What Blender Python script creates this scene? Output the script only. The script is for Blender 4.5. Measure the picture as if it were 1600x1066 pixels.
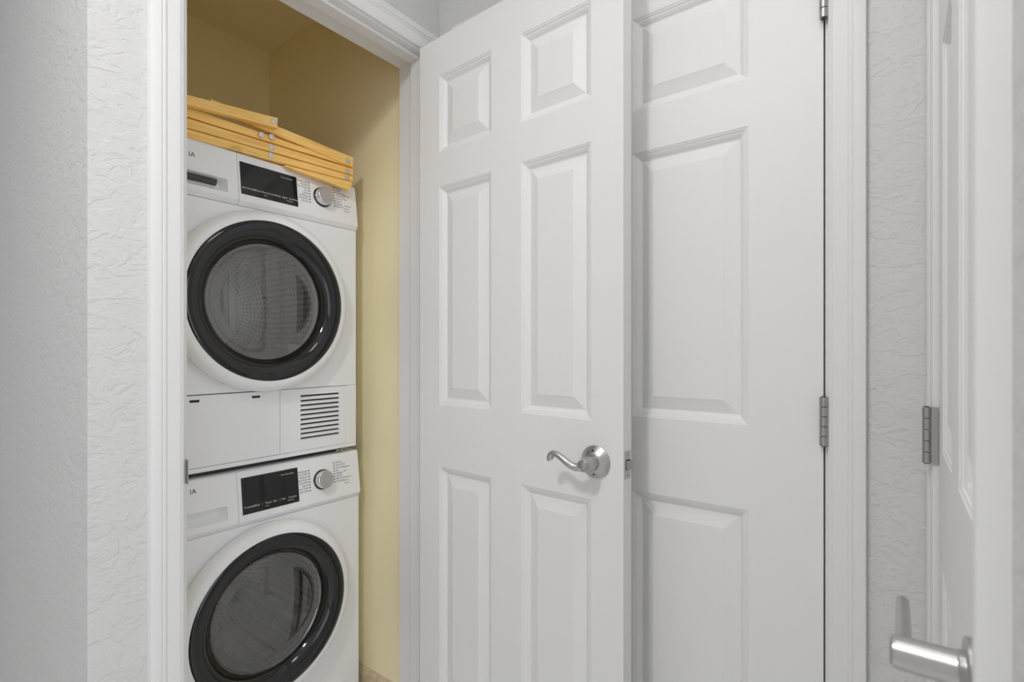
import bpy, bmesh, math
from mathutils import Vector, Matrix
import numpy as np

# ------------------------------------------------------------------ camera
for o in list(bpy.data.objects): bpy.data.objects.remove(o, do_unlink=True)
S = bpy.context.scene
C = S.collection
H = 1.18                                   # lens height
YAW = 37.0                                 # wall directions: +X runs 37 deg to the right of the view axis
cam_d = bpy.data.cameras.new('camera'); cam = bpy.data.objects.new('camera', cam_d); C.objects.link(cam)
cam_d.sensor_width = 36.0; cam_d.lens = 18.0
cam_d.shift_y = 14.0/1600.0
cam_d.clip_start = 0.02
cam.location = (0, 0, H); cam.rotation_euler = (math.pi/2, 0, -math.radians(90-YAW))
cam_d.dof.use_dof = True; cam_d.dof.focus_distance = 1.30; cam_d.dof.aperture_fstop = 5.6
S.camera = cam

# ------------------------------------------------------------------ world, lights, exposure
S.view_settings.view_transform = 'Standard'; S.view_settings.look = 'None'
S.view_settings.gamma = 1.0; S.view_settings.use_curve_mapping = False
S.view_settings.exposure = -0.22
S.cycles.max_bounces = 16; S.cycles.diffuse_bounces = 12; S.cycles.transparent_max_bounces = 16
w = bpy.data.worlds.new('world'); S.world = w; w.use_nodes = True
w.node_tree.nodes['Background'].inputs[0].default_value = (0.9, 0.95, 1, 1)
w.node_tree.nodes['Background'].inputs[1].default_value = 0.3

def area(name, loc, rot, sx, sy, power, col=(1, 1, 1), shape='RECTANGLE'):
    l = bpy.data.lights.new(name, 'AREA'); l.shape = shape; l.size = sx; l.size_y = sy
    l.energy = power; l.color = col
    o = bpy.data.objects.new(name, l); C.objects.link(o); o.location = loc; o.rotation_euler = rot
    return o
R = math.radians
# unseen fill lights added behind the camera, set at invented window openings
area('fill_light_back', (-2.13, 0.25, 1.10), (0, -R(90), 0), 2.0, 2.0, 6.0, (0.97, 0.985, 1.0))
area('fill_light_side', (-0.75, -1.53, 1.10), (R(90), 0, 0), 1.9, 2.0, 20, (0.97, 0.985, 1.0))
# the two ceiling lamps of the hall
LAMPS = [((-0.34, 0.46), 0.10, 11.5), ((0.55, 0.12), 0.18, 1.4)]
for (x, y), r, p in LAMPS:
    area('ceiling_lamp_light', (x, y, 2.365), (0, 0, 0), 2*r, 2*r, p, (1, 0.985, 0.965), 'DISK')
(x, y), r, p = LAMPS[0]                                   # sideways and upward part of the first lamp's light
pl = bpy.data.lights.new('ceiling_lamp_glow', 'POINT'); pl.energy = 7.5; pl.shadow_soft_size = 0.09; pl.color = (1, 0.985, 0.965)
po = bpy.data.objects.new('ceiling_lamp_glow', pl); C.objects.link(po); po.location = (x, y, 2.30)

# ------------------------------------------------------------------ materials
def mat(name, col, rough=0.5, metal=0.0, coat=0.0, spec=0.5):
    m = bpy.data.materials.new(name); m.use_nodes = True
    b = m.node_tree.nodes['Principled BSDF']
    b.inputs['Base Color'].default_value = (*col, 1); b.inputs['Roughness'].default_value = rough
    b.inputs['Metallic'].default_value = metal; b.inputs['Coat Weight'].default_value = coat
    b.inputs['Specular IOR Level'].default_value = spec
    return m
def nodes(m): return m.node_tree.nodes, m.node_tree.links, m.node_tree.nodes['Principled BSDF']
def pos_map(m, scale):
    n, l, b = nodes(m)
    g = n.new('ShaderNodeNewGeometry'); mp = n.new('ShaderNodeMapping'); mp.inputs['Scale'].default_value = scale
    l.new(g.outputs['Position'], mp.inputs['Vector']); return mp.outputs['Vector']
def noise(m, vec, scale, detail=3, dist=0.0, rough=0.5):
    n, l, b = nodes(m); t = n.new('ShaderNodeTexNoise')
    t.inputs['Scale'].default_value = scale; t.inputs['Detail'].default_value = detail
    t.inputs['Distortion'].default_value = dist; t.inputs['Roughness'].default_value = rough
    l.new(vec, t.inputs['Vector']); return t.outputs['Fac']
def ramp(m, fac, stops):
    n, l, b = nodes(m); r = n.new('ShaderNodeValToRGB'); e = r.color_ramp.elements
    while len(e) < len(stops): e.new(0.5)
    for el, (p, c) in zip(e, stops):
        el.position = p; el.color = (*c, 1) if isinstance(c, tuple) else (c, c, c, 1)
    l.new(fac, r.inputs['Fac']); return r.outputs['Color']
def bump(m, h, strength, dist, prev=None):
    n, l, b = nodes(m); k = n.new('ShaderNodeBump')
    k.inputs['Strength'].default_value = strength; k.inputs['Distance'].default_value = dist
    l.new(h, k.inputs['Height'])
    if prev: l.new(prev, k.inputs['Normal'])
    l.new(k.outputs['Normal'], b.inputs['Normal']); return k.outputs['Normal']

def knockdown(name, col):
    """skip-trowel wall plaster: flat-topped splats with thin ridged edges"""
    m = mat(name, col, 0.75, spec=0.3); v = pos_map(m, (1, 1, 1.45))
    a = noise(m, v, 23, 4, 1.1, 0.55)
    h1 = ramp(m, a, [(0.0, 0.0), (0.45, 0.0), (0.52, 1.0), (1.0, 1.0)])
    n1 = bump(m, h1, 0.42, 0.0018)
    v2 = pos_map(m, (1, 1, 1.6))
    b2 = noise(m, v2, 42, 3, 1.0)
    h2 = ramp(m, b2, [(0.0, 0.0), (0.50, 0.0), (0.55, 1.0), (1.0, 1.0)])
    n2 = bump(m, h2, 0.30, 0.0010, n1)
    f = noise(m, v2, 260, 2)
    bump(m, f, 0.10, 0.0008, n2)
    return m
WALL = knockdown('wall_paint', (0.64, 0.64, 0.64))
def paint(name, col, rough):
    m = mat(name, col, rough); v = pos_map(m, (1, 1, 0.25))
    n1 = bump(m, noise(m, v, 60, 3), 0.06, 0.0010)
    bump(m, noise(m, pos_map(m, (1, 1, 1)), 9, 2), 0.05, 0.003, n1)
    return m
DOOR = paint('door_paint', (0.80, 0.80, 0.80), 0.48)
TRIM = paint('trim_paint', (0.765, 0.765, 0.765), 0.48)
for _m in (DOOR, TRIM): _m.node_tree.nodes['Principled BSDF'].inputs['Specular IOR Level'].default_value = 0.32
CLOSET = mat('closet_paint', (0.90, 0.79, 0.53), 0.6, spec=0.3)
n, l, b = nodes(CLOSET)
cl = ramp(CLOSET, noise(CLOSET, pos_map(CLOSET, (1, 1, 0.5)), 3.5, 4), [(0.3, (0.875, 0.785, 0.51)), (0.7, (0.905, 0.815, 0.555))])
l.new(cl, b.inputs['Base Color'])
bump(CLOSET, noise(CLOSET, pos_map(CLOSET, (1, 1, 0.3)), 30, 3), 0.08, 0.002)
CEIL = mat('ceiling_paint', (0.86, 0.86, 0.86), 0.8, spec=0.2)
bump(CEIL, noise(CEIL, pos_map(CEIL, (1, 1, 1)), 60, 3), 0.2, 0.002)
FLOOR = mat('floor_tile', (0.46, 0.44, 0.41), 0.35)
n, l, b = nodes(FLOOR); bk = n.new('ShaderNodeTexBrick'); bk.offset = 0
bk.inputs['Color1'].default_value = (0.83, 0.82, 0.81, 1); bk.inputs['Color2'].default_value = (0.81, 0.80, 0.79, 1)
bk.inputs['Mortar'].default_value = (0.5, 0.49, 0.48, 1); bk.inputs['Scale'].default_value = 1.0
bk.inputs['Brick Width'].default_value = 0.45; bk.inputs['Row Height'].default_value = 0.45; bk.inputs['Mortar Size'].default_value = 0.004
l.new(pos_map(FLOOR, (1, 1, 1)), bk.inputs['Vector']); l.new(bk.outputs['Color'], b.inputs['Base Color'])

ENAMEL = mat('white_enamel', (0.855, 0.87, 0.90), 0.28)
PLAST = mat('white_plastic', (0.86, 0.872, 0.895), 0.33)
BLACK = mat('black_gloss', (0.009, 0.009, 0.010), 0.06, spec=0.55, coat=0.1)
DISPLAY = mat('display_glass', (0.006, 0.006, 0.007), 0.04, spec=0.5)
DARK = mat('dark_void', (0.012, 0.012, 0.012), 0.7)
RUB = mat('dark_rubber', (0.05, 0.05, 0.052), 0.55)
GASK = mat('gasket_rubber', (0.16, 0.16, 0.165), 0.5)
INK = mat('grey_print', (0.05, 0.05, 0.055), 0.6)
INKL = mat('white_print', (0.75, 0.75, 0.76), 0.5)
NICK = mat('satin_nickel', (0.50, 0.49, 0.48), 0.32, 1.0)
bump(NICK, noise(NICK, pos_map(NICK, (1, 1, 8)), 300, 2), 0.04, 0.0004)
NICKD = mat('hinge_steel', (0.46, 0.455, 0.45), 0.36, 1.0)
CHROME = mat('dial_aluminium', (0.74, 0.74, 0.75), 0.24, 1.0)
n, l, b = nodes(CHROME); b.inputs['Anisotropic'].default_value = 0.85; b.inputs['Anisotropic Rotation'].default_value = 0.25
tg = n.new('ShaderNodeTangent'); tg.direction_type = 'RADIAL'; tg.axis = 'Y'; l.new(tg.outputs[0], b.inputs['Tangent'])
def drum_steel(name, cx, cz):
    """perforated sheet: holes laid out round the drum axis"""
    m = mat(name, (0.50, 0.50, 0.50), 0.36, 0.85); n, l, b = nodes(m)
    def mth(op, a, c=None, k=None):
        q = n.new('ShaderNodeMath'); q.operation = op; l.new(a, q.inputs[0])
        if c is not None: l.new(c, q.inputs[1])
        if k is not None: q.inputs[1].default_value = k
        return q.outputs[0]
    g = n.new('ShaderNodeNewGeometry'); sx = n.new('ShaderNodeSeparateXYZ'); l.new(g.outputs['Position'], sx.inputs[0])
    dx = mth('SUBTRACT', sx.outputs[0], k=cx); dz = mth('SUBTRACT', sx.outputs[2], k=cz)
    ang = mth('MULTIPLY', mth('ARCTAN2', dz, dx), k=0.20)
    rad = mth('SQRT', mth('ADD', mth('MULTIPLY', dx, dx), mth('MULTIPLY', dz, dz)))
    cb = n.new('ShaderNodeCombineXYZ'); l.new(ang, cb.inputs[0]); l.new(mth('ADD', sx.outputs[1], rad), cb.inputs[1])
    vo = n.new('ShaderNodeTexVoronoi'); vo.voronoi_dimensions = '2D'; vo.inputs['Scale'].default_value = 62; vo.inputs['Randomness'].default_value = 0.15
    l.new(cb.outputs[0], vo.inputs['Vector'])
    hub = mth('LESS_THAN', rad, k=0.13)                      # plain pressed plate in the middle of the back
    l.new(ramp(m, mth('ADD', vo.outputs['Distance'], hub), [(0.0, 0.05), (0.20, 0.05), (0.28, 0.55), (1.0, 0.55)]), b.inputs['Base Color']); return m
BAFF = mat('drum_paddle', (0.42, 0.42, 0.425), 0.4)
def glass(name, tint, f0):
    m = bpy.data.materials.new(name); m.use_nodes = True; t = m.node_tree; t.nodes.clear()
    o = t.nodes.new('ShaderNodeOutputMaterial'); mx = t.nodes.new('ShaderNodeMixShader')
    tr = t.nodes.new('ShaderNodeBsdfTransparent'); tr.inputs[0].default_value = (tint, tint, tint, 1)
    gl = t.nodes.new('ShaderNodeBsdfGlossy'); gl.inputs['Roughness'].default_value = 0.02; gl.inputs[0].default_value = (1, 1, 1, 1)
    lw = t.nodes.new('ShaderNodeLayerWeight'); lw.inputs[0].default_value = 0.5          # Schlick reflectance
    pw = t.nodes.new('ShaderNodeMath'); pw.operation = 'POWER'; pw.inputs[1].default_value = 5; t.links.new(lw.outputs['Facing'], pw.inputs[0])
    ma = t.nodes.new('ShaderNodeMath'); ma.operation = 'MULTIPLY_ADD'; ma.inputs[1].default_value = 1-f0; ma.inputs[2].default_value = f0
    t.links.new(pw.outputs[0], ma.inputs[0]); t.links.new(ma.outputs[0], mx.inputs[0]); t.links.new(tr.outputs[0], mx.inputs[1]); t.links.new(gl.outputs[0], mx.inputs[2])
    t.links.new(mx.outputs[0], o.inputs[0]); return m
GLASS = glass('door_glass_tint', 0.74, 0.15)
BOWL = glass('bowl_glass', 0.80, 0.03)
def bamboo():
    m = mat('bamboo', (0.72, 0.42, 0.13), 0.45); n, l, b = nodes(m)
    v = pos_map(m, (3, 3, 60)); g = noise(m, v, 3.0, 4, 0.4)
    c = ramp(m, g, [(0.25, (0.76, 0.42, 0.09)), (0.5, (0.95, 0.60, 0.17)), (0.75, (0.97, 0.68, 0.25))])
    v2 = pos_map(m, (1, 1, 0.35)); w2 = noise(m, v2, 13, 1, 0.0)
    k = ramp(m, w2, [(0.0, 1.0), (0.66, 1.0), (0.70, 0.72), (0.74, 1.0), (1.0, 1.0)])
    mx = n.new('ShaderNodeMix'); mx.data_type = 'RGBA'; mx.blend_type = 'MULTIPLY'; mx.inputs[0].default_value = 1
    l.new(c, mx.inputs[6]); l.new(k, mx.inputs[7]); l.new(mx.outputs[2], b.inputs['Base Color'])
    bump(m, g, 0.06, 0.001); return m
BAMBOO = bamboo()
LAMPGLOW = mat('lamp_diffuser', (0.9, 0.9, 0.88), 0.4)
_b = LAMPGLOW.node_tree.nodes['Principled BSDF']; _b.inputs['Emission Color'].default_value = (1, 0.98, 0.95, 1); _b.inputs['Emission Strength'].default_value = 3.0

# ------------------------------------------------------------------ mesh helpers (all coordinates are world metres)
class MB:
    def __init__(s): s.v = []; s.f = []
    def add(s, vs, fs):
        k = len(s.v); s.v += [tuple(p) for p in vs]; s.f += [tuple(i+k for i in f) for f in fs]; return s
    def box(s, x0, x1, y0, y1, z0, z1):
        return s.add([(x, y, z) for z in (z0, z1) for y in (y0, y1) for x in (x0, x1)],
                     [(0, 2, 3, 1), (4, 5, 7, 6), (0, 1, 5, 4), (2, 6, 7, 3), (0, 4, 6, 2), (1, 3, 7, 5)])
    def lathe(s, prof, o, ax, seg=64, close=False, squash=1.0):
        """prof: (radius, distance along ax); squash flattens the circle"""
        ax = Vector(ax).normalized(); up = Vector((0, 0, 1)) if abs(ax.z) < .9 else Vector((1, 0, 0))
        a = up.cross(ax).normalized(); b = ax.cross(a).normalized(); o = Vector(o); vs = []; fs = []
        for r, d in prof:
            for i in range(seg):
                t = 2*math.pi*i/seg; vs.append(o + ax*d + a*(r*math.cos(t)) + b*(r*math.sin(t)*squash))
        m = len(prof)
        for j in range(m-1 + (1 if close else 0)):
            j2 = (j+1) % m
            for i in range(seg):
                i2 = (i+1) % seg; fs.append((j*seg+i, j*seg+i2, j2*seg+i2, j2*seg+i))
        if not close:
            if prof[0][0] > 1e-6: fs.append(tuple(reversed(range(seg))))
            if prof[-1][0] > 1e-6: fs.append(tuple((m-1)*seg+i for i in range(seg)))
        return s.add(vs, fs)
    def lathe_open(s, prof, o, ax, seg=64):
        k = len(s.f); s.lathe(prof, o, ax, seg); s.f = [f for f in s.f[:k]] + [f for f in s.f[k:] if len(f) == 4]; return s
    def prism(s, poly, d):
        """poly: 3D points in order; d: extrusion vector"""
        m = len(poly); d = Vector(d); vs = [Vector(p) for p in poly] + [Vector(p)+d for p in poly]
        fs = [tuple(range(m)), tuple(reversed(range(m, 2*m)))] + [(i, i+m, (i+1) % m + m, (i+1) % m) for i in range(m)]
        return s.add(vs, fs)
    def tube(s, pts, rad, seg=12, cap=True):
        pts = [Vector(p) for p in pts]; n = len(pts); vs = []; fs = []; prev = None
        for i, p in enumerate(pts):
            t = (pts[min(i+1, n-1)] - pts[max(i-1, 0)]).normalized()
            a = (prev - t*prev.dot(t)) if prev else t.orthogonal()
            a.normalize(); prev = a; b = t.cross(a); r = rad[i] if isinstance(rad, (list, tuple)) else rad
            for k in range(seg):
                q = 2*math.pi*k/seg; vs.append(p + a*(r*math.cos(q)) + b*(r*math.sin(q)))
        for i in range(n-1):
            for k in range(seg): fs.append((i*seg+k, i*seg+(k+1) % seg, (i+1)*seg+(k+1) % seg, (i+1)*seg+k))
        if cap: fs += [tuple(reversed(range(seg))), tuple((n-1)*seg+k for k in range(seg))]
        return s.add(vs, fs)
    def xform(s, fn): s.v = [tuple(fn(Vector(p))) for p in s.v]; return s

WL = {}
def obj(name, mb, m, parent=None, smooth=None, bevel=0.0, origin=None):
    vs = np.array(mb.v, float)
    if parent is not None: o0 = Vector(WL[parent.name])
    elif origin is not None: o0 = Vector(origin)
    else: o0 = Vector(((vs[:, 0].min()+vs[:, 0].max())/2, (vs[:, 1].min()+vs[:, 1].max())/2, vs[:, 2].min()))
    me = bpy.data.meshes.new(name); me.from_pydata([tuple(Vector(p)-o0) for p in mb.v], [], mb.f); me.update()
    bm = bmesh.new(); bm.from_mesh(me); bmesh.ops.recalc_face_normals(bm, faces=bm.faces); bm.to_mesh(me); bm.free()
    me.materials.append(m)
    if smooth is not None:
        me.shade_smooth(); me.set_sharp_from_angle(angle=math.radians(smooth))
    o = bpy.data.objects.new(name, me); C.objects.link(o)
    if parent is not None: o.parent = parent
    else: o.location = o0
    WL[o.name] = tuple(o0)
    if bevel:
        k = o.modifiers.new('bevel', 'BEVEL'); k.width = bevel; k.segments = 2; k.limit_method = 'ANGLE'; k.angle_limit = math.radians(35)
        me.shade_smooth(); me.set_sharp_from_angle(angle=math.radians(35))
        k.harden_normals = True
    return o
def tag(o, label, cat, group=None, kind=None):
    o['label'] = label; o['category'] = cat
    if group: o['group'] = group
    if kind: o['kind'] = kind
    return o
def struct(name, mb, m, label, cat, **k): return tag(obj(name, mb, m, **k), label, cat, kind='structure')
def empty(name, loc):
    o = bpy.data.objects.new(name, None); C.objects.link(o); o.location = loc; o.empty_display_size = 0.05; WL[o.name] = tuple(loc); return o
def put(name, src, parent, loc):
    """copy of a small part that shares its mesh; loc = world position of the mesh origin"""
    o = bpy.data.objects.new(name, src.data if hasattr(src, 'data') else src); C.objects.link(o); o.parent = parent
    o.location = Vector(loc) - Vector(WL[parent.name]); WL[o.name] = tuple(loc); return o
def local_mesh(name, mb, m, smooth=40):
    me = bpy.data.meshes.new(name); me.from_pydata(mb.v, [], mb.f); me.update()
    bm = bmesh.new(); bm.from_mesh(me); bmesh.ops.recalc_face_normals(bm, faces=bm.faces); bm.to_mesh(me); bm.free()
    me.materials.append(m); me.shade_smooth(); me.set_sharp_from_angle(angle=math.radians(smooth)); return me

# pixel -> plane (the distance comes from the plane the thing lies in)
aU = R(YAW); F_PX = 800.0
def ray(x, y):
    a = (x-800.0)/F_PX
    return Vector((a*math.sin(aU)+math.cos(aU), -a*math.cos(aU)+math.sin(aU), -(y-547.0)/F_PX))
def on_plane(x, y, p0, nrm):
    r = ray(x, y); c = Vector((0, 0, H)); nrm = Vector(nrm); return c + r*((Vector(p0)-c).dot(nrm)/r.dot(nrm))

# ------------------------------------------------------------------ the room
WA = 1.093          # hall face of the closet wall (plane y = WA)
WB = 1.090          # face of the wall with the closed door (plane x = WB)
WC = -0.054         # face of the wall with the narrow door (plane y = WC)
CEILZ = 2.44
JL, JR = 0.4075, 1.0375     # closet opening between the jambs
HD = 2.036                  # head jamb
struct('floor', MB().box(-2.3, 1.3, -1.7, 3.2, -0.08, 0.0), FLOOR, 'pale tiled floor of the hall', 'floor')
struct('ceiling', MB().box(-2.3, 1.3, -1.7, 3.2, CEILZ, CEILZ+0.08), CEIL, 'white textured hall ceiling', 'ceiling')
m = MB(); m.box(0.259, JL-0.018, WA, 1.208, 0, CEILZ); m.box(JR+0.018, WB, WA, 1.208, 0, CEILZ); m.box(JL-0.018, JR+0.018, WA, 1.208, HD+0.018, CEILZ)
struct('wall_front', m, WALL, 'grey textured plaster wall around the closet opening', 'wall')
struct('wall_left', MB().box(0.259, 0.365, 1.208, 2.6, 0, CEILZ), WALL, 'grey textured plaster return wall beside the closet', 'wall')
# wall with the closed door, opening y 0.1055 .. 0.9665
D2A, D2B = 0.1055, 0.9665
m = MB(); m.box(WB, WB+0.11, -0.2, D2A-0.018, 0, CEILZ); m.box(WB, WB+0.11, D2B+0.018, 2.15, 0, CEILZ); m.box(WB, WB+0.11, D2A-0.018, D2B+0.018, HD+0.018, CEILZ)
struct('wall_right', m, WALL, 'grey textured plaster wall around the closed door', 'wall')
# wall with the narrow door, opening x 0.482 .. 1.043
D3A, D3B = 0.482, 1.043
m = MB(); m.box(0.34, D3A-0.018, WC-0.11, WC, 0, CEILZ); m.box(D3B+0.018, WB, WC-0.11, WC, 0, CEILZ); m.box(D3A-0.018, D3B+0.018, WC-0.11, WC, HD+0.018, CEILZ)
struct('wall_side', m, WALL, 'grey textured plaster wall around the narrow door, out of focus', 'wall')
struct('wall_end', MB().box(0.34, 0.45, -1.6, WC-0.11, 0, CEILZ), WALL, 'plain grey wall running back from the narrow door', 'wall')
# rest of the room behind the camera: two walls with openings added for the fill lights
m = MB(); m.box(-2.3, -2.2, -1.7, -0.75, 0, CEILZ); m.box(-2.3, -2.2, 1.25, 3.2, 0, CEILZ); m.box(-2.3, -2.2, -0.75, 1.25, 0, 0.1); m.box(-2.3, -2.2, -0.75, 1.25, 2.1, CEILZ)
struct('wall_back', m, WALL, 'grey wall with an added window opening behind the hall', 'wall')
m = MB(); m.box(-2.2, -1.7, -1.7, -1.6, 0, CEILZ); m.box(0.2, 0.45, -1.7, -1.6, 0, CEILZ); m.box(-1.7, 0.2, -1.7, -1.6, 0, 0.1); m.box(-1.7, 0.2, -1.7, -1.6, 2.1, CEILZ)
struct('wall_fill_opening', m, WALL, 'grey wall with a wide added window opening', 'wall')
struct('wall_far', MB().box(-2.2, 0.259, 2.6, 2.7, 0, CEILZ), WALL, 'grey wall at the far end of the hall', 'wall')
def window(name, x0, x1, y0, y1, label):
    """white frame with a centre bar, added in the opening behind a fill light, z 0.1 .. 2.1"""
    e = tag(empty(name, ((x0+x1)/2, (y0+y1)/2, 0.1)), label, 'window', kind='structure'); f = 0.05; lx = x1-x0 > y1-y0
    def bar_(a0, a1, z0, z1): return MB().box(a0, a1, y0, y1, z0, z1) if lx else MB().box(x0, x1, a0, a1, z0, z1)
    A0, A1 = (x0, x1) if lx else (y0, y1)
    for a0, a1, z0, z1 in ((A0, A0+f, 0.1, 2.1), (A1-f, A1, 0.1, 2.1), (A0+f, A1-f, 0.1, 0.1+f), (A0+f, A1-f, 2.1-f, 2.1), ((A0+A1)/2-0.03, (A0+A1)/2+0.03, 0.1+f, 2.1-f)):
        obj('frame_bar', bar_(a0, a1, z0, z1), TRIM, e)
window('added_window_1', -2.28, -2.22, -0.75, 1.25, 'unseen tall white framed window added for the fill light behind the hall')
window('added_window_2', -1.70, 0.20, -1.68, -1.62, 'unseen wide white framed glazed door added for the fill light in the side wall')
# closet lining
CB = 2.023; CLL, CLR = 0.378, 1.060; CZ = 2.377
struct('wall_closet_right', MB().box(CLR, WB-0.001, 1.2085, CB+0.05, 0, CEILZ-0.002), CLOSET, 'mustard yellow painted wall inside the closet beside the machines', 'wall')
struct('wall_closet_left', MB().box(0.3655, CLL, 1.2085, CB, 0, CEILZ-0.002), CLOSET, 'mustard yellow painted wall inside the closet behind the door casing', 'wall')
struct('wall_closet_back', MB().box(0.366, CLR, CB, CB+0.05, 0, CEILZ-0.002), CLOSET, 'mustard yellow painted wall at the back of the closet', 'wall')
struct('ceiling_closet', MB().box(CLL, CLR, 1.2085, CB, CZ, CZ+0.05), CLOSET, 'mustard yellow painted closet ceiling', 'ceiling')
struct('wall_closet_header', MB().box(CLL, CLR, 1.2085, 1.2105, HD+0.018, CZ), CLOSET, 'mustard yellow strip over the closet opening, inside', 'wall')
m = MB(); pr = [(0, 0), (-0.013, 0), (-0.013, 0.118), (-0.010, 0.128), (-0.005, 0.133), (0, 0.136)]
m.prism([(CLR+a, 1.2105, z) for a, z in pr], (0, CB-1.2105, 0))
BASEB = mat('baseboard_paint', (0.62, 0.50, 0.34), 0.55)
n, l, b = nodes(BASEB); l.new(ramp(BASEB, noise(BASEB, pos_map(BASEB, (1, 1, 1)), 40, 4), [(0.35, (0.50, 0.40, 0.27)), (0.6, (0.66, 0.54, 0.37))]), b.inputs['Base Color'])
struct('baseboard_closet', m, BASEB, 'mustard painted baseboard in the closet beside the washer', 'baseboard', smooth=50)

# casings: profile (distance from inner edge, thickness) swept up, across and down
CAS = [(0, 0), (0, .0085), (.0015, .0102), (.0060, .0110), (.0075, .0120), (.0105, .0124), (.030, .0126), (.0312, .0146), (.0350, .0153), (.0385, .0138), (.0392, .0160), (.0535, .0166), (.0562, .0158), (.057, .014), (.057, 0)]
def casing(a0, a1, ztop, place, left=True, right=True, wl=1.0, wr=1.0):
    """a0,a1 inner edges along the wall; place(a, t, z) -> world"""
    mbs = []
    def piece(p0, p1):   # rings of profile points
        vs = [place(*p) for p in p0] + [place(*p) for p in p1]; k = len(p0); mb = MB()
        mb.add(vs, [tuple(range(k)), tuple(range(k, 2*k))] + [(i, (i+1) % k, (i+1) % k+k, i+k) for i in range(k)]); return mb
    if left: mbs.append(piece([(a0-d*wl, t, 0.0) for d, t in CAS], [(a0-d*wl, t, ztop+d) for d, t in CAS]))
    mbs.append(piece([(a0-d*wl, t, ztop+d) for d, t in CAS], [(a1+d*wr, t, ztop+d) for d, t in CAS]))
    if right: mbs.append(piece([(a1+d*wr, t, ztop+d) for d, t in CAS], [(a1+d*wr, t, 0.0) for d, t in CAS]))
    return mbs
def trim(name, mbs, label):
    e = tag(empty(name, WLbase(mbs)), label, 'door casing', kind='structure')
    for k, mb in enumerate(mbs): obj('casing_board', mb, TRIM, e, smooth=25)
    return e
def WLbase(mbs):
    vs = np.array(sum([mb.v for mb in mbs], [])); return ((vs[:, 0].min()+vs[:, 0].max())/2, (vs[:, 1].min()+vs[:, 1].max())/2, 0.0)
# closet frame
T1 = trim('trim_1', casing(JL-(-0.005)-0.010, JR+0.005, HD+0.005, lambda a, t, z: (a, WA-t, z), wr=0.8), 'white moulded casing around the closet opening')
# right leg of the closet casing is squeezed in the corner
def jambs(par, a0, a1, y0, y1, place, stop0, stop1):
    def bx(a_, b_, c_, d_, z0, z1):
        mb = MB(); mb.box(a_, b_, c_, d_, z0, z1); return mb.xform(place)
    obj('jamb', bx(a0-0.018, a0, y0, y1, 0, HD+0.018), TRIM, par); obj('jamb', bx(a1, a1+0.018, y0, y1, 0, HD+0.018), TRIM, par)
    obj('head_jamb', bx(a0, a1, y0, y1, HD, HD+0.018), TRIM, par)
    obj('door_stop', bx(a0, a0+0.011, stop0, stop1, 0, HD), TRIM, par, bevel=0.002); obj('door_stop', bx(a1-0.011, a1, stop0, stop1, 0, HD), TRIM, par, bevel=0.002)
    obj('door_stop', bx(a0+0.011, a1-0.011, stop0, stop1, HD-0.011, HD), TRIM, par, bevel=0.002)
jambs(T1, JL, JR, WA-0.0002, 1.210, lambda p: p, 1.112, 1.150)
sp = obj('strike_plate', MB().box(JL+0.0001, JL+0.0014, WA+0.004, WA+0.034, 0.918, 0.976), NICKD, T1)
obj('strike_lip', MB().prism([(JL+0.0001, WA+0.004, 0.924), (JL+0.0014, WA+0.004, 0.924), (JL+0.0008, WA-0.013, 0.924), (JL-0.0008, WA-0.013, 0.924)], (0, 0, 0.046)), NICKD, T1)
T2 = trim('trim_2', casing(D2A-0.005, D2B+0.005, HD+0.018, lambda a, t, z: (WB-t, a, z)), 'white moulded casing around the closed door')
jambs(T2, D2A, D2B, WB-0.0002, WB+0.112, lambda p: Vector((p.y, p.x, p.z)), WB+0.038, WB+0.07)
T3 = trim('trim_3', casing(D3A-0.005, D3B+0.002, HD+0.005, lambda a, t, z: (a, WC+t, z), wr=0.74), 'white moulded casing around the narrow door')
jambs(T3, D3A, D3B, -(WC+0.0002), -(WC-0.112), lambda p: Vector((p.x, -p.y, p.z)), -(WC-0.038), -(WC-0.07))

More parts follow.
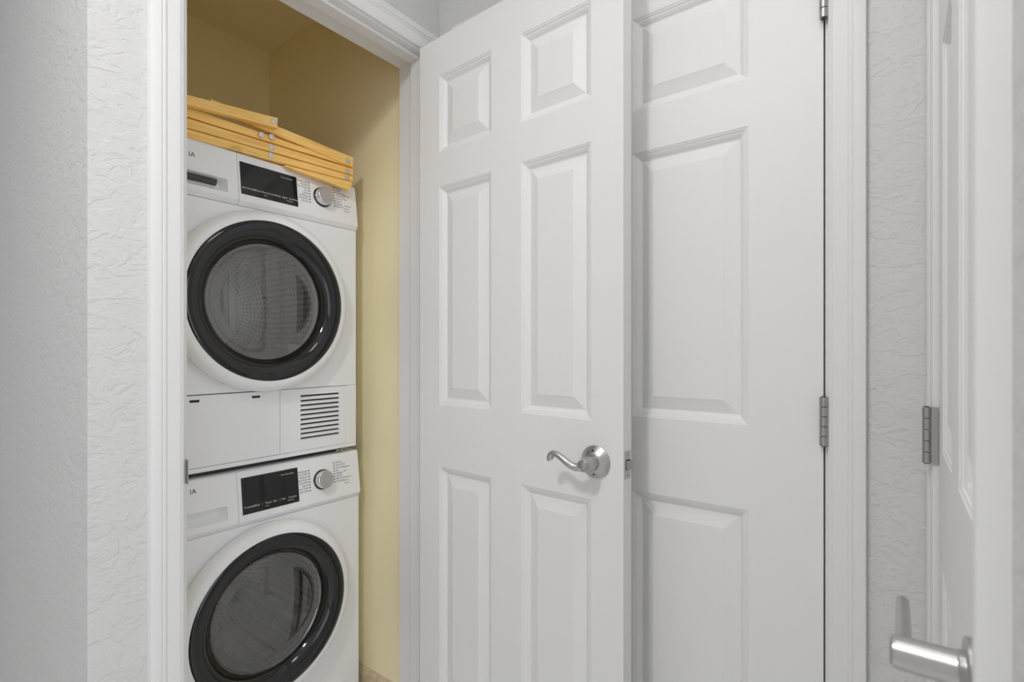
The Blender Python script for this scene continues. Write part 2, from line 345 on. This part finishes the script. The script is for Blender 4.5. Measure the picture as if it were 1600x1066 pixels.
# ------------------------------------------------------------------ six-panel doors
RAILS = [(0.255, 0.863), (1.031, 1.6225), (1.717, 1.925)]
PROF = [(i_, d_*1.3) for i_, d_ in [(0, 0), (.0012, .0010), (.0045, .0018), (.0052, .0030), (.0095, .0042), (.0135, .0066), (.0165, .0092), (.0185, .0098), (.0200, .0098), (.0215, .0092), (.0455, .0030), (.0470, .0024)]]
def door(name, origin, along, normal, W, cols, label):
    """origin: hinge-side bottom corner of the front face; along: towards the free edge; normal: out of the front face"""
    A = Vector(along).normalized(); N = Vector(normal).normalized(); O = Vector(origin); T = 0.035; Z0, Z1 = 0.012, 2.030
    P = lambda a, d, z: O + A*a - N*d + Vector((0, 0, z))       # d = depth below the front face
    e = tag(empty(name, (O.x, O.y, 0)), label, 'door', kind='structure')
    xs = [0, cols[0], cols[1], cols[2], cols[3], W]; zs = [Z0] + [z for r in RAILS for z in r] + [Z1]
    mb = MB()
    for side in (0, 1):
        for i in range(5):
            for j in range(7):
                if i in (1, 3) and j in (1, 3, 5): continue
                mb.add([P(xs[i], side*T, zs[j]), P(xs[i+1], side*T, zs[j]), P(xs[i+1], side*T, zs[j+1]), P(xs[i], side*T, zs[j+1])], [(0, 1, 2, 3)])
    for (a, b_) in (((0, Z0), (W, Z0)), ((W, Z0), (W, Z1)), ((W, Z1), (0, Z1)), ((0, Z1), (0, Z0))):
        mb.add([P(a[0], 0, a[1]), P(b_[0], 0, b_[1]), P(b_[0], T, b_[1]), P(a[0], T, a[1])], [(0, 1, 2, 3)])
    vs = {}; nv = []; nf = []                   # merge doubles so that the slab is one closed skin
    for f in mb.f:
        g = []
        for i in f:
            k = tuple(round(c, 5) for c in mb.v[i])
            if k not in vs: vs[k] = len(nv); nv.append(mb.v[i])
            g.append(vs[k])
        nf.append(tuple(g))
    mb.v, mb.f = nv, nf
    obj('door_slab', mb, DOOR, e)
    for i in (1, 3):
        for (z0, z1) in RAILS:
            pm = MB()
            for side in (0, 1):
                rings = []
                for ins, dep in PROF:
                    d = dep if side == 0 else T-dep
                    rings.append([P(xs[i]+ins, d, z0+ins), P(xs[i+1]-ins, d, z0+ins), P(xs[i+1]-ins, d, z1-ins), P(xs[i]+ins, d, z1-ins)])
                vv = [p for r in rings for p in r]; ff = []
                for k in range(len(rings)-1):
                    for q in range(4): ff.append((k*4+q, k*4+(q+1) % 4, k*4+4+(q+1) % 4, k*4+4+q))
                ff.append(tuple(len(vv)-4+q for q in range(4))); pm.add(vv, ff)
            obj('panel', pm, DOOR, e)
    return e, P

# door of the closet, swung open about 87 degrees
hx, hy = 0.9963, 1.0760; fx, fy = 0.9640, 0.4440
al = Vector((fx-hx, fy-hy, 0)); L1 = al.length; al.normalize(); nr = Vector((al.y, -al.x, 0)); nr = nr if nr.x < 0 else -nr
door1, P1 = door('door_1', (hx, hy, 0), al, nr, L1, [0.0817, 0.2720, 0.3666, 0.5572], 'white six-panel door swung open from the closet, with curved lever handle')
door2, P2 = door('door_2', (WB-0.0025, D2A+0.003, 0), (0, 1, 0), (-1, 0, 0), 0.855, [0.1275, 0.3700, 0.4850, 0.7275], 'white six-panel door standing closed behind the open closet door')
door3, P3 = door('door_3', (D3B-0.003, WC+0.0025, 0), (-1, 0, 0), (0, 1, 0), 0.555, [0.080, 0.2325, 0.3225, 0.475], 'narrow white six-panel door with straight lever, seen edge-on')

def hinge(par, pin, zc, leaf_dir, r=0.0068, hgt=0.089, leaf_w=0.012, gap=True):
    """five-knuckle butt hinge; leaf_dir: where the visible leaf lies"""
    h = obj('hinge', MB().lathe([(r*0.6, 0), (r*0.6, hgt+0.002)], (pin[0], pin[1], zc-hgt/2-0.001), (0, 0, 1), 16), RUB, par, smooth=40)
    n_ = 5; seg = hgt/n_
    for k in range(n_):
        obj('knuckle', MB().lathe([(r*0.96, 0), (r, 0.0003), (r, seg-0.0016), (r*0.96, seg-0.0013)], (pin[0], pin[1], zc-hgt/2+k*seg+0.00065), (0, 0, 1), 20), NICKD, h, smooth=22)
    d = Vector(leaf_dir).normalized(); q = Vector((-d.y, d.x, 0)); p = Vector((pin[0], pin[1], 0))
    mb = MB(); s0 = r*0.75 if gap else 0
    base = [p+d*s0-q*0.0012, p+d*(r+leaf_w)-q*0.0012, p+d*(r+leaf_w)+q*0.0012, p+d*s0+q*0.0012]
    mb.prism([b_+Vector((0, 0, zc-hgt/2)) for b_ in base], (0, 0, hgt)); obj('leaf', mb, NICKD, h)
for zc in (1.0505, 1.8245, 0.27): hinge(door2, (1.0795, 0.1072), zc, (0.25, -1, 0), leaf_w=0.0022)
for zc in (1.0455, 1.8245, 0.27): hinge(door3, (D3B-0.0005, -0.0365), zc, (0.0, -1, 0), r=0.0058, leaf_w=0.0085)
for zc in (1.0505, 1.8245, 0.27): hinge(door1, (JR+0.001, WA-0.010), zc, (0, 1, 0), leaf_w=0.002)

# curved lever on the open door
hz = 0.9446
on_d1 = lambda x, y, off: on_plane(x, y, P1(0, -off, 0), nr)
rc = P1(0.569, 0, hz)
hd = obj('lever_handle', MB().lathe([(.0345, 0), (.0345, .003), (.0325, .0045), (.031, .006), (.0205, .0135), (.018, .0148), (.0165, .0152)], rc, nr, 48), NICK, door1, smooth=35)
for dz, da in ((0.0215, -0.004), (-0.0215, 0.004)):
    obj('screw_hole', MB().lathe([(.0032, 0), (.0032, .0046)], rc+nr*0.0072+Vector((0, 0, dz))+al*da*0.3, nr+Vector((0, 0, math.copysign(0.6, dz))), 16), DARK, hd, smooth=40)
obj('neck', MB().lathe([(.0165, 0.012), (.0160, .020), (.0140, .046), (.0132, .052), (.0110, .0550), (.0098, .0552), (.0090, .0540)], rc, nr, 36), NICK, hd, smooth=35)
obj('privacy_button', MB().lathe([(.0086, .0525), (.0084, .0540), (.0060, .0552), (.0, .0555)], rc, nr, 24), NICKD, hd, smooth=40)
# lever centreline on the plane 46 mm in front of the door: (along door towards hinge, height)
lp = [(0.000, -0.0010), (0.010, -0.0045), (0.020, -0.0060), (0.030, -0.0030), (0.042, 0.0045), (0.054, 0.0115), (0.064, 0.0155), (0.0725, 0.0160), (0.0785, 0.0125), (0.0805, 0.0065), (0.0780, 0.0020)]
lr = [.0088, .0090, .0084, .0076, .0070, .0067, .0066, .0066, .0070, .0078, .0072]
def smooth_path(p, k=3):
    p = [Vector((a, b_, 0)) for a, b_ in p]; out = []
    for i in range(len(p)-1):
        p0, p1, p2, p3 = p[max(i-1, 0)], p[i], p[i+1], p[min(i+2, len(p)-1)]
        for j in range(k):
            t = j/k; out.append(0.5*((2*p1)+(p2-p0)*t+(2*p0-5*p1+4*p2-p3)*t*t+(3*p1-p0-3*p2+p3)*t**3))
    out.append(p[-1]); return out
sp_ = smooth_path(lp); srad = np.interp(np.linspace(0, len(lp)-1, len(sp_)), range(len(lp)), lr).tolist()
pts = [rc - al*q.x + nr*(0.0400+0.0125*min(1, q.x/0.04)) + Vector((0, 0, q.y)) for q in sp_]
obj('lever', MB().tube(pts, srad, 14), NICK, hd, smooth=60)
# back lever towards the wall
obj('back_rose', MB().lathe([(.0345, 0), (.0345, .003), (.031, .006), (.0205, .0135), (.012, .03), (.012, .045), (.0, .045)], P1(0.569, 0.035, hz), -nr, 32), NICK, hd, smooth=35)
# latch in the free edge
ec = P1(L1, 0.0175, hz); q = nr
def edge_box(a0, a1, w_, z0, z1, name, m_, par, **k):
    c = [ec+al*a0-q*w_, ec+al*a1-q*w_, ec+al*a1+q*w_, ec+al*a0+q*w_]
    return obj(name, MB().prism([p.xy.to_3d()+Vector((0, 0, z0)) for p in c], (0, 0, z1-z0)), m_, par, **k)
lt = edge_box(-0.001, 0.0012, 0.0125, hz-0.0285, hz+0.0285, 'latch_plate', NICK, door1, bevel=0.0010)
edge_box(0.0005, 0.0015, 0.0085, hz-0.0105, hz+0.0105, 'latch_opening', DARK, lt)
c0 = [ec+al*0.001+q*0.0075, ec+al*0.001-q*0.0075, ec+al*0.012-q*0.0075, ec+al*0.0125-q*0.003]
obj('latch_bolt', MB().prism([p.xy.to_3d()+Vector((0, 0, hz-0.0085)) for p in c0], (0, 0, 0.017)), NICK, lt, bevel=0.0008)
for s_ in (-1, 1):
    obj('latch_screw', MB().lathe([(.0034, 0), (.0032, .0006), (.0014, .0008), (.0012, -.0004)], ec+al*0.0012+Vector((0, 0, s_*0.0205)), al, 16), NICKD, lt, smooth=40)

# straight lever on the narrow door
h3 = Vector((0.545, WC+0.0025, 0.9234)); n3 = Vector((0, 1, 0))
hd3 = obj('lever_handle', MB().lathe([(.026, 0), (.026, .0075), (.0245, .0090), (.0, .0090)], h3, n3, 48), NICK, door3, smooth=35)
obj('neck', MB().lathe([(.0150, .0085), (.0150, .0125), (.0143, .0130), (.0139, .0140), (.0134, .0520), (.0126, .0552), (.0100, .0570), (.0, .0572)], h3, n3, 40), NICK, hd3, smooth=35)
lv = [h3+n3*0.0475+Vector((d, 0, 0)) for d in (0.0, 0.012, 0.03, 0.06, 0.09, 0.112, 0.118)]
lm = MB().tube(lv, [.0085, .0074, .0064, .0060, .0058, .0056, .0036], 18)
obj('lever', lm, NICK, hd3, smooth=50)

# ------------------------------------------------------------------ stacked washer and dryer
def text_mesh(items, m, name, parent):
    """items: (string, size, origin, xdir, ydir, align)"""
    mb = MB()
    for s_, size, o_, xd, yd, al_ in items:
        cu = bpy.data.curves.new('t', 'FONT'); cu.body = s_; cu.size = size; cu.align_x = al_; cu.resolution_u = 2
        ob = bpy.data.objects.new('t', cu); me = bpy.data.meshes.new_from_object(ob)
        xd = Vector(xd).normalized(); yd = Vector(yd).normalized(); o_ = Vector(o_)
        if len(me.polygons): mb.add([o_+xd*v.co.x+yd*v.co.y for v in me.vertices], [tuple(p.vertices) for p in me.polygons])
        bpy.data.meshes.remove(me)
        try: bpy.data.objects.remove(ob)
        except Exception: pass
    o = obj(name, mb, m, parent); o['kind'] = 'stuff'; return o

V0 = 1.388; VB = 1.950
def plate_hole(x0, x1, z0, z1, cx, cz, r, y, t):
    angs = [2*math.pi*i/96 for i in range(96)]
    for X in (x0, x1):
        for Z in (z0, z1): angs.append(math.atan2(Z-cz, X-cx) % (2*math.pi))
    angs = sorted(set(round(a, 6) for a in angs)); vs = []; k = len(angs)
    for yy in (y, y+t):
        for a in angs:
            c, s_ = math.cos(a), math.sin(a)
            d = min([((x1-cx)/c if c > 1e-9 else 1e9), ((x0-cx)/c if c < -1e-9 else 1e9), ((z1-cz)/s_ if s_ > 1e-9 else 1e9), ((z0-cz)/s_ if s_ < -1e-9 else 1e9)])
            vs.append((cx+d*c, yy, cz+d*s_))
        for a in angs: vs.append((cx+r*math.cos(a), yy, cz+r*math.sin(a)))
    fs = []
    for i in range(k):
        j = (i+1) % k
        fs += [(i, j, k+j, k+i), (2*k+i, 3*k+i, 3*k+j, 2*k+j), (i, 2*k+i, 2*k+j, j), (k+i, k+j, 3*k+j, 3*k+i)]
    return MB().add(vs, fs)

def rect_ring(mb, rings, cap=True):
    """rings: lists of four points; quads between, optional cap on the last"""
    k0 = [p for r in rings for p in r]; ff = []
    for k in range(len(rings)-1):
        for i in range(4): ff.append((k*4+i, k*4+(i+1) % 4, k*4+4+(i+1) % 4, k*4+4+i))
    if cap: ff.append(tuple(len(k0)-4+i for i in range(4)))
    return mb.add(k0, ff)

def machine(name, label, x0, x1, z0, z1, zl, dc, dz, kind):
    """zl = underside of the control panel lip; (dc, dz) centre of the round door"""
    root = tag(empty(name, ((x0+x1)/2, (V0+VB)/2, z0-0.015)), label, 'washing machine' if kind == 'washer' else 'tumble dryer')
    ztop = z1; y1 = V0-0.009; y2 = V0+0.008               # lip and upper edge of the sloping panel
    # cabinet shell
    mb = MB(); t = 0.006
    mb.box(x0, x0+t, V0+0.014, VB, z0, ztop-0.004); mb.box(x1-t, x1, V0+0.014, VB, z0, ztop-0.004)
    mb.box(x0+t, x1-t, VB-t, VB, z0, ztop-0.004); mb.box(x0+t, x1-t, V0+0.014, VB-t, z0, z0+t)
    obj('cabinet', mb, ENAMEL, root)
    obj('top_panel', MB().box(x0, x1, V0+0.0165, VB+0.005, ztop-0.0265, ztop), PLAST, root, bevel=0.004)
    fz0 = z0 if kind == 'washer' else 1.0685
    obj('front_panel', plate_hole(x0, x1, fz0, zl-0.0008, dc, dz, 0.192, V0, 0.014), ENAMEL, root, bevel=0.0025)
    # control panel, extruded along x: (y, z) section
    sec = [(V0+0.016, zl), (V0+0.0005, zl), (y1+0.0015, zl+0.0105), (y1, zl+0.013), (y2-0.0015, ztop-0.008), (y2, ztop-0.0045), (y2+0.003, ztop-0.0015), (y2+0.0075, ztop), (V0+0.016, ztop)]
    ps = 0.6425
    mb = MB().prism([(ps, y, z) for y, z in sec], (x1-ps, 0, 0)); obj('control_panel', mb, PLAST, root, bevel=0.0018)
    slope = (y2-0.0015-y1)/(ztop-0.008-zl-0.013)
    yp = lambda z: y1 + (z-zl-0.013)*slope
    nrm = Vector((0, -1, slope)).normalized(); upd = Vector((0, slope, 1)).normalized(); X = Vector((1, 0, 0))
    pp = lambda x, z, off=0.0: Vector((x, yp(z), z)) + nrm*off
    # drawer with a grip recess
    ds = ps-0.0012; rz0, rz1 = (zl+0.0275, zl+0.0635) if kind == 'washer' else (zl+0.0250, zl+0.0600); rx0, rx1 = x0+0.045, 0.6150
    dm = MB(); zz0, zz1 = zl+0.013, ztop-0.008
    outer = [pp(x0, zz0), pp(ds, zz0), pp(ds, zz1), pp(x0, zz1)]; rim = [pp(rx0, rz0), pp(rx1, rz0), pp(rx1, rz1), pp(rx0, rz1)]
    rec = [pp(rx0+0.012, rz0+0.013, -0.020), pp(rx1-0.012, rz0+0.013, -0.020), pp(rx1-0.012, rz1-0.001, -0.026), pp(rx0+0.012, rz1-0.001, -0.026)]
    rect_ring(dm, [outer, rim, rec])
    lo = [(V0+0.016, zl), (V0+0.0005, zl), (y1+0.0015, zl+0.0105), (yp(zz0), zz0)]; hi = [(yp(zz1), zz1), (y2, ztop-0.0045), (y2+0.003, ztop-0.0015), (y2+0.0075, ztop), (V0+0.016, ztop)]
    for strip in (lo, hi):
        for (ya, za), (yb, zb) in zip(strip[:-1], strip[1:]): dm.add([(x0, ya, za), (ds, ya, za), (ds, yb, zb), (x0, yb, zb)], [(0, 1, 2, 3)])
    for xx in (x0, ds): dm.add([(xx, y, z) for y, z in sec], [tuple(range(len(sec)))])
    dr = obj('detergent_drawer' if kind == 'washer' else 'water_tank_drawer', dm, PLAST, root)
    if kind == 'dryer':
        g = MB().prism([pp(rx0+0.010, rz0+0.0185, -0.012), pp(rx1-0.022, rz0+0.0185, -0.012), pp(rx1-0.019, rz1-0.0035, -0.012), pp(rx0+0.010, rz1-0.0035, -0.012)], -nrm*0.012)
        obj('grip_slot', g, RUB, dr, bevel=0.001)
    # display
    if kind == 'dryer': dx0, dx1, ez0, ez1 = 0.6480, 0.8085, 1.5925, 1.6805
    else: dx0, dx1, ez0, ez1 = 0.6520, 0.8120, 0.7425, 0.8388
    dsp = obj('display', MB().prism([pp(dx0, ez0, 0.0006), pp(dx1, ez0, 0.0006), pp(dx1, ez1, 0.0006), pp(dx0, ez1, 0.0006)], -nrm*0.002), DISPLAY, root)
    row = ([('Anti-Wrinkle', .0030), ('|', .086), ('Time', .0375), ('|', .052), ('Dryness Level', .0560), ('Temp.', .0930), ('Signal', .1130), ('Start/Pause', .1330)] if kind == 'dryer'
           else [('Treatment', .0040), ('|', .0245), ('Delay', .0300), ('|', .0520), ('Temp', .0600), ('|', .0770), ('Spin', .0830), ('|', .1020), ('Soil', .1080), ('Function', .1280)])
    if kind == 'dryer': row[1] = ('|', .0320)
    tz = ez0+0.016
    it = [(s_, 0.0068, pp(dx0+a, tz, 0.0011), X, upd, 'LEFT') for s_, a in row]
    it += [('Front load ' + kind, 0.0052, pp(dx1-0.012, ez1-0.014, 0.0011), X, upd, 'RIGHT')]
    it += [('3 sec', 0.0045, pp(dx0+0.060, tz-0.007, 0.0011), X, upd, 'LEFT'), ('Child lock', 0.0045, pp(dx0+0.125, tz-0.007, 0.0011), X, upd, 'LEFT')]
    text_mesh(it, INKL, 'display_lettering', dsp)
    # dial
    kx, kz = 0.8895, (zl+0.0785 if kind == 'dryer' else zl+0.0765); kc = pp(kx, kz)
    dl = obj('dial', MB().lathe([(.0262, .001), (.0262, .019), (.0252, .0215), (.0235, .0225), (.0, .0225)], kc, nrm, 48), CHROME, root, smooth=30)
    obj('dial_ring', MB().lathe([(.0295, -.001), (.0295, .0022), (.0285, .003), (.0255, .003)], kc, nrm, 48), BLACK, dl, smooth=30)
    # programme print round the dial
    Lw = (['Bulky/Large', 'Quick Wash', 'Delicates', 'Hand Wash', 'Wool/Silk', 'Sports', 'Drum Clean', 'Spin Only'], ['Normal', 'Heavy Duty', 'Perm Press', 'Eco', 'Allergen', 'Sanitize', 'Baby Care', 'Rinse/Spin'])
    Ld = (['Bulky/Large', 'Sanitize', 'Perm Press', 'Eco', 'Jeans', 'Delicates', 'Quick Dry', 'Air Dry'], ['Normal', 'Heavy', 'Sensor Dry', 'Timed Dry', 'Refresh', 'Sports', 'Towels', 'Rack Dry'])
    LL, RR = Lw if kind == 'washer' else Ld
    it = []
    zA = kz+0.0335; st = -0.0082
    for k in range(8):
        it.append((LL[k], 0.0070, pp(0.8425, zA+st*k-0.002, 0.0006), X, upd, 'RIGHT')); it.append((RR[k], 0.0070, pp(0.9375, zA+0.008+st*k-0.002, 0.0006), X, upd, 'LEFT'))
    it += [('Signal', 0.0055, pp(0.9640, kz+0.010, 0.0006), X, upd, 'LEFT'), ('Hold 3 s', 0.0055, pp(0.9640, kz-0.0195, 0.0006), X, upd, 'LEFT'), ('Options', 0.0055, pp(0.9640, kz-0.0275, 0.0006), X, upd, 'LEFT')]
    pr_ = text_mesh(it, INK, 'programme_lettering', root)
    bu = MB()
    for k in range(8):
        for (a, zz) in ((0.8475, zA+st*k), (0.9315, zA+0.008+st*k)): bu.prism([pp(a-.0025, zz-.0013, .0002), pp(a+.0025, zz-.0013, .0002), pp(a+.0025, zz+.0013, .0002), pp(a-.0025, zz+.0013, .0002)], nrm*0.0004)
    for (a, zz) in ((0.9645, kz+0.0235), (0.9665, kz-0.0085)): bu.prism([pp(a, zz-.0006, .0002), pp(a+.0235, zz-.0006, .0002), pp(a+.0235, zz+.0006, .0002), pp(a, zz+.0006, .0002)], nrm*0.0004)
    obj('programme_marks', bu, INK, root)['kind'] = 'stuff'
    text_mesh([('IA', 0.0165, pp(0.5440 if kind == 'washer' else 0.5405, ztop-0.0345 if kind == 'washer' else ztop-0.0480, 0.0005), X, upd, 'RIGHT')], INK, 'maker_lettering', root)
    # round door (axis towards the hall)
    ax = (0, -1, 0); c = Vector((dc, V0, dz))
    dd = obj('door', MB().lathe([(.205, .004), (.240, .004), (.2435, .007), (.2440, .020), (.2415, .028), (.2340, .0370), (.2240, .0420), (.2150, .0425), (.2140, .0390), (.205, .030)], c, ax, 128, close=True), PLAST, root, smooth=40)
    obj('bezel', MB().lathe([(.2145, .0405), (.2135, .0418), (.2030, .0435), (.1900, .0425), (.1780, .0385), (.1680, .0310), (.1610, .0200), (.1570, .0140), (.1560, .0080), (.1600, .0060), (.1700, .0200), (.2000, .0350)], c, ax, 128, close=True), BLACK, dd, smooth=60)
    bowl = [(.1575, .0120), (.1540, .0105), (.120, .0122), (.080, .0134), (.040, .0140), (.0005, .0142)] if kind == 'dryer' else [(.1575, .0120), (.1540, .0080), (.1480, .0050), (.120, .0080), (.080, .0100), (.040, .0112), (.0005, .0115)]
    obj('door_glass', MB().lathe_open(bowl, c, ax, 96), GLASS, dd, smooth=60)
    if kind == 'washer':
        obj('glass_bowl', MB().lathe_open([(.1560, .004), (.1480, -.030), (.1400, -.075), (.1300, -.088), (.1150, -.092), (.0005, -.094)], c, ax, 96), BOWL, dd, smooth=60)
        obj('door_gasket', MB().lathe_open([(.1915, -.004), (.185, -.02), (.178, -.035), (.186, -.05), (.200, -.055)], c, ax, 96), GASK, root, smooth=60)
    else:
        obj('drum_collar', MB().lathe_open([(.1915, -.004), (.178, -.010), (.172, -.035), (.176, -.050), (.200, -.060)], c, ax, 96), BAFF, root, smooth=60)
    dm_ = obj('drum', MB().lathe_open([(.1990, -.058), (.236, -.075), (.236, -.10), (.234, -.13), (.236, -.16), (.236, -.42), (.225, -.435), (.12, -.42), (.0005, -.415)], c, ax, 96), drum_steel('drum_steel_'+kind, dc, dz), root, smooth=50)
    for a in (80, 200, 320):
        ca, sa = math.cos(R(a)), math.sin(R(a)); tx = Vector((-sa, 0, ca)); rd = Vector((ca, 0, sa))
        base = [c+rd*0.2355-tx*0.035, c+rd*0.2355+tx*0.035, c+rd*0.180+tx*0.008, c+rd*0.180-tx*0.008]
        obj('drum_baffle', MB().prism([p+Vector((0, 0.12, 0)) for p in base], (0, 0.27, 0)), BAFF, dm_, bevel=0.006)
    if kind == 'dryer': obj('gap_blocker', MB().box(x0+0.02, x1-0.03, V0+0.035, VB-0.05, z0-0.0148, z0-0.0002), RUB, root)  # dark block added to keep light out of the gap above the washer
    # feet
    for fx_ in (x0+0.05, x1-0.05):
        for fy_ in (V0+0.06, VB-0.06): obj('foot', MB().lathe([(.020, 0), (.020, .010), (.012, .0125), (.012, .0165)], (fx_, fy_, z0-0.015), (0, 0, 1), 20), RUB, root, smooth=40)
    if kind == 'dryer':
        fl0, fl1, fb, ft = x0+0.0145, 0.7575, 0.8865, 1.0665
        obj('lower_backing', MB().box(x0, x1, V0+0.0065, V0+0.0135, z0, 1.0680), DARK, root)
        obj('lower_rail', MB().box(x0, x1, V0, V0+0.0063, z0, 0.8855), ENAMEL, root, bevel=0.002)
        obj('lower_stile', MB().box(0.9745, x1, V0, V0+0.0063, 0.8857, 1.0680), ENAMEL, root, bevel=0.0015)
        obj('lower_stile', MB().box(x0, fl0-0.001, V0, V0+0.0063, 0.8857, 1.0680), ENAMEL, root, bevel=0.0015)
        fl = obj('filter_flap', MB().box(fl0, fl1, V0, V0+0.0063, fb, ft), ENAMEL, root, bevel=0.0010)
        for a in (0.538, 0.690): obj('flap_catch', MB().box(a-0.011, a+0.011, V0-0.0008, V0+0.003, 1.0500, 1.0560), DARK, fl)
        gx0, gx1, gz0, gz1 = 0.8195, 0.9490, 0.9110, 1.0480
        vm = MB(); y = V0
        o4 = [(fl1+0.001, y, fb), (0.9735, y, fb), (0.9735, y, ft+0.0008), (fl1+0.001, y, ft+0.0008)]; i4 = [(gx0, y, gz0), (gx1, y, gz0), (gx1, y, gz1), (gx0, y, gz1)]
        i5 = [(a, y+0.006, c_) for a, _, c_ in i4]; o5 = [(a, y+0.006, c_) for a, _, c_ in o4]
        rect_ring(vm, [o5, o4, i4, i5], cap=False)
        vp = obj('vent_panel', vm, ENAMEL, root)
        stp = (gz1-gz0)/10
        for k in range(10):
            zz = gz0+k*stp
            obj('slat', MB().prism([(gx0, y+0.0002, zz-0.0002), (gx0, y+0.0002, zz+0.0046), (gx0, y+0.0058, zz+0.0086), (gx0, y+0.0058, zz+0.0062)], (gx1-gx0, 0, 0)), ENAMEL, vp)
        for a in (x1-0.065, x1-0.052): obj('levelling_screw', MB().lathe([(.004, 0), (.004, .008), (.0025, .009)], (a, V0+0.012, z0-0.006), (0, -1, 0), 16), NICKD, root, smooth=40)
    else:
        fc = obj('filter_cover', MB().lathe([(.058, 0), (.058, .0012), (.055, .002), (.0, .002)], (0.925, V0, 0.105), (0, -1, 0), 48), PLAST, root, smooth=35)
        obj('cover_grip', MB().box(0.895, 0.955, V0-0.006, V0-0.0018, 0.100, 0.110), PLAST, fc, bevel=0.002)
    return root
washer = machine('washing_machine', 'white front-loading washing machine standing on the closet floor under the dryer', 0.4250, 1.0205, 0.016, 0.8585, 0.7130, 0.7235, 0.4620, 'washer')
dryer = machine('tumble_dryer', 'white front-loading tumble dryer with vent grille, stacked on the washing machine', 0.4150, 1.0110, 0.8735, 1.7050, 1.5620, 0.7135, 1.3110, 'dryer')

# ------------------------------------------------------------------ folded bamboo rack on the dryer
p0 = Vector((0.53, 1.402, 0)); p1 = Vector((0.985, 1.360, 0)); rn = Vector((p1.y-p0.y, -(p1.x-p0.x), 0)).normalized()   # towards the hall
rack = tag(empty('folding_rack', (0.72, 1.50, 1.7055)), 'folded honey-coloured bamboo rack lying on top of the tumble dryer', 'rack')
def bar(quad, off, th=0.020, name='rail', back=True, clamp=True):
    pts_ = [on_plane(x, y, p0+rn*off, rn) for x, y in quad]
    if clamp: pts_ = [Vector((p.x, p.y, max(p.z, 1.7057))) for p in pts_]
    o = obj(name, MB().prism(pts_, -rn*th), BAMBOO, rack, bevel=0.0015)
    if back:
        q_ = [p-rn*0.27 for p in pts_]; dz_ = max(0.0, 1.7062-min(p.z for p in q_))
        obj(name, MB().prism([p+Vector((0, 0, dz_ if dz_ < 0.03 else 0)) for p in q_], -rn*th), BAMBOO, rack, bevel=0.0015)
    return o
def ln(xa, ya, xb, yb): return lambda x: ya+(yb-ya)*(x-xa)/(xb-xa)
XL = 268
tA, bA = ln(302, 150, 434, 184), ln(302, 165.5, 434, 200)
bar([(XL, tA(XL)), (434.5, 184.3), (433.5, 200), (XL, bA(XL))], 0.016, 0.018, back=False)
tB, bB = ln(434, 192.5, 552, 246), ln(434, 208.5, 552, 261.5)
bar([(329, tB(329)+9), (552, 246), (552, 261.5), (329, bB(329)+6)], -0.004, 0.018)
tC, l1 = ln(302, 169, 470, 222), ln(302, 186, 552, 263)
bar([(XL, tC(XL)), (548, l1(548)-6), (548, l1(548)-1), (XL, l1(XL)-0.6)], -0.008, 0.018, back=False)
l2 = ln(302, 203, 552, 274.5); bE = ln(302, 220, 552, 284.5)
bar([(XL, l1(XL)+1.2), (552, 264.2), (552, 273.9), (XL, l2(XL)-0.5)], -0.006, 0.020)
bar([(XL, l2(XL)+0.6), (551.5, 275.1), (551.5, 284), (XL, bE(XL))], -0.006, 0.020)
bar([(446, 257.6), (549, 284.2), (550.5, 289), (546, 297), (446, 260.2)], 0.004, 0.016, back=False, clamp=False)
# cross slats joining the two frames, resting on the dryer top
for k in range(6):
    xx = 0.50+0.088*k
    y_ = p0.y+(p1.y-p0.y)*(xx-p0.x)/(p1.x-p0.x)
    zz = 1.734
    obj('slat', MB().box(xx-0.022, xx+0.022, y_+0.027, y_+0.262, zz, zz+0.008), BAMBOO, rack, bevel=0.0012)
sm = local_mesh('screw', MB().lathe([(.0078, -.001), (.0078, .0022), (.0068, .0034), (.0034, .0036), (.0030, .0022), (.0, .0020)], (0, 0, 0), rn, 20), mat('screw_zinc', (0.72, 0.70, 0.68), 0.35, 0.6))
for x, y, off in ((427, 190, .016), (424, 214, -.004), (424, 229.5, -.006), (423, 243, -.006), (408, 211, -.004), (543, 251.5, -.004), (542.5, 267.5, -.006), (542, 278, -.006)):
    put('screw', sm, rack, on_plane(x, y, p0+rn*off, rn))

# ------------------------------------------------------------------ ceiling lamps of the hall
for i, ((x, y), r, p) in enumerate(LAMPS):
    e = tag(empty('ceiling_lamp', (x, y, 2.37)), ['round flush ceiling lamp over the middle of the hall', 'round flush ceiling lamp over the door corner'][i], 'lamp')
    obj('lamp_ring', MB().lathe([(r+.005, .0), (r+.02, .0), (r+.025, .01), (r+.025, .0695), (r+.005, .0695)], (x, y, 2.3705), (0, 0, 1), 48, close=True), TRIM, e, smooth=40)
    obj('diffuser', MB().lathe([(r+.004, 0), (r+.004, .004)], (x, y, 2.374), (0, 0, 1), 48), LAMPGLOW, e, smooth=40)
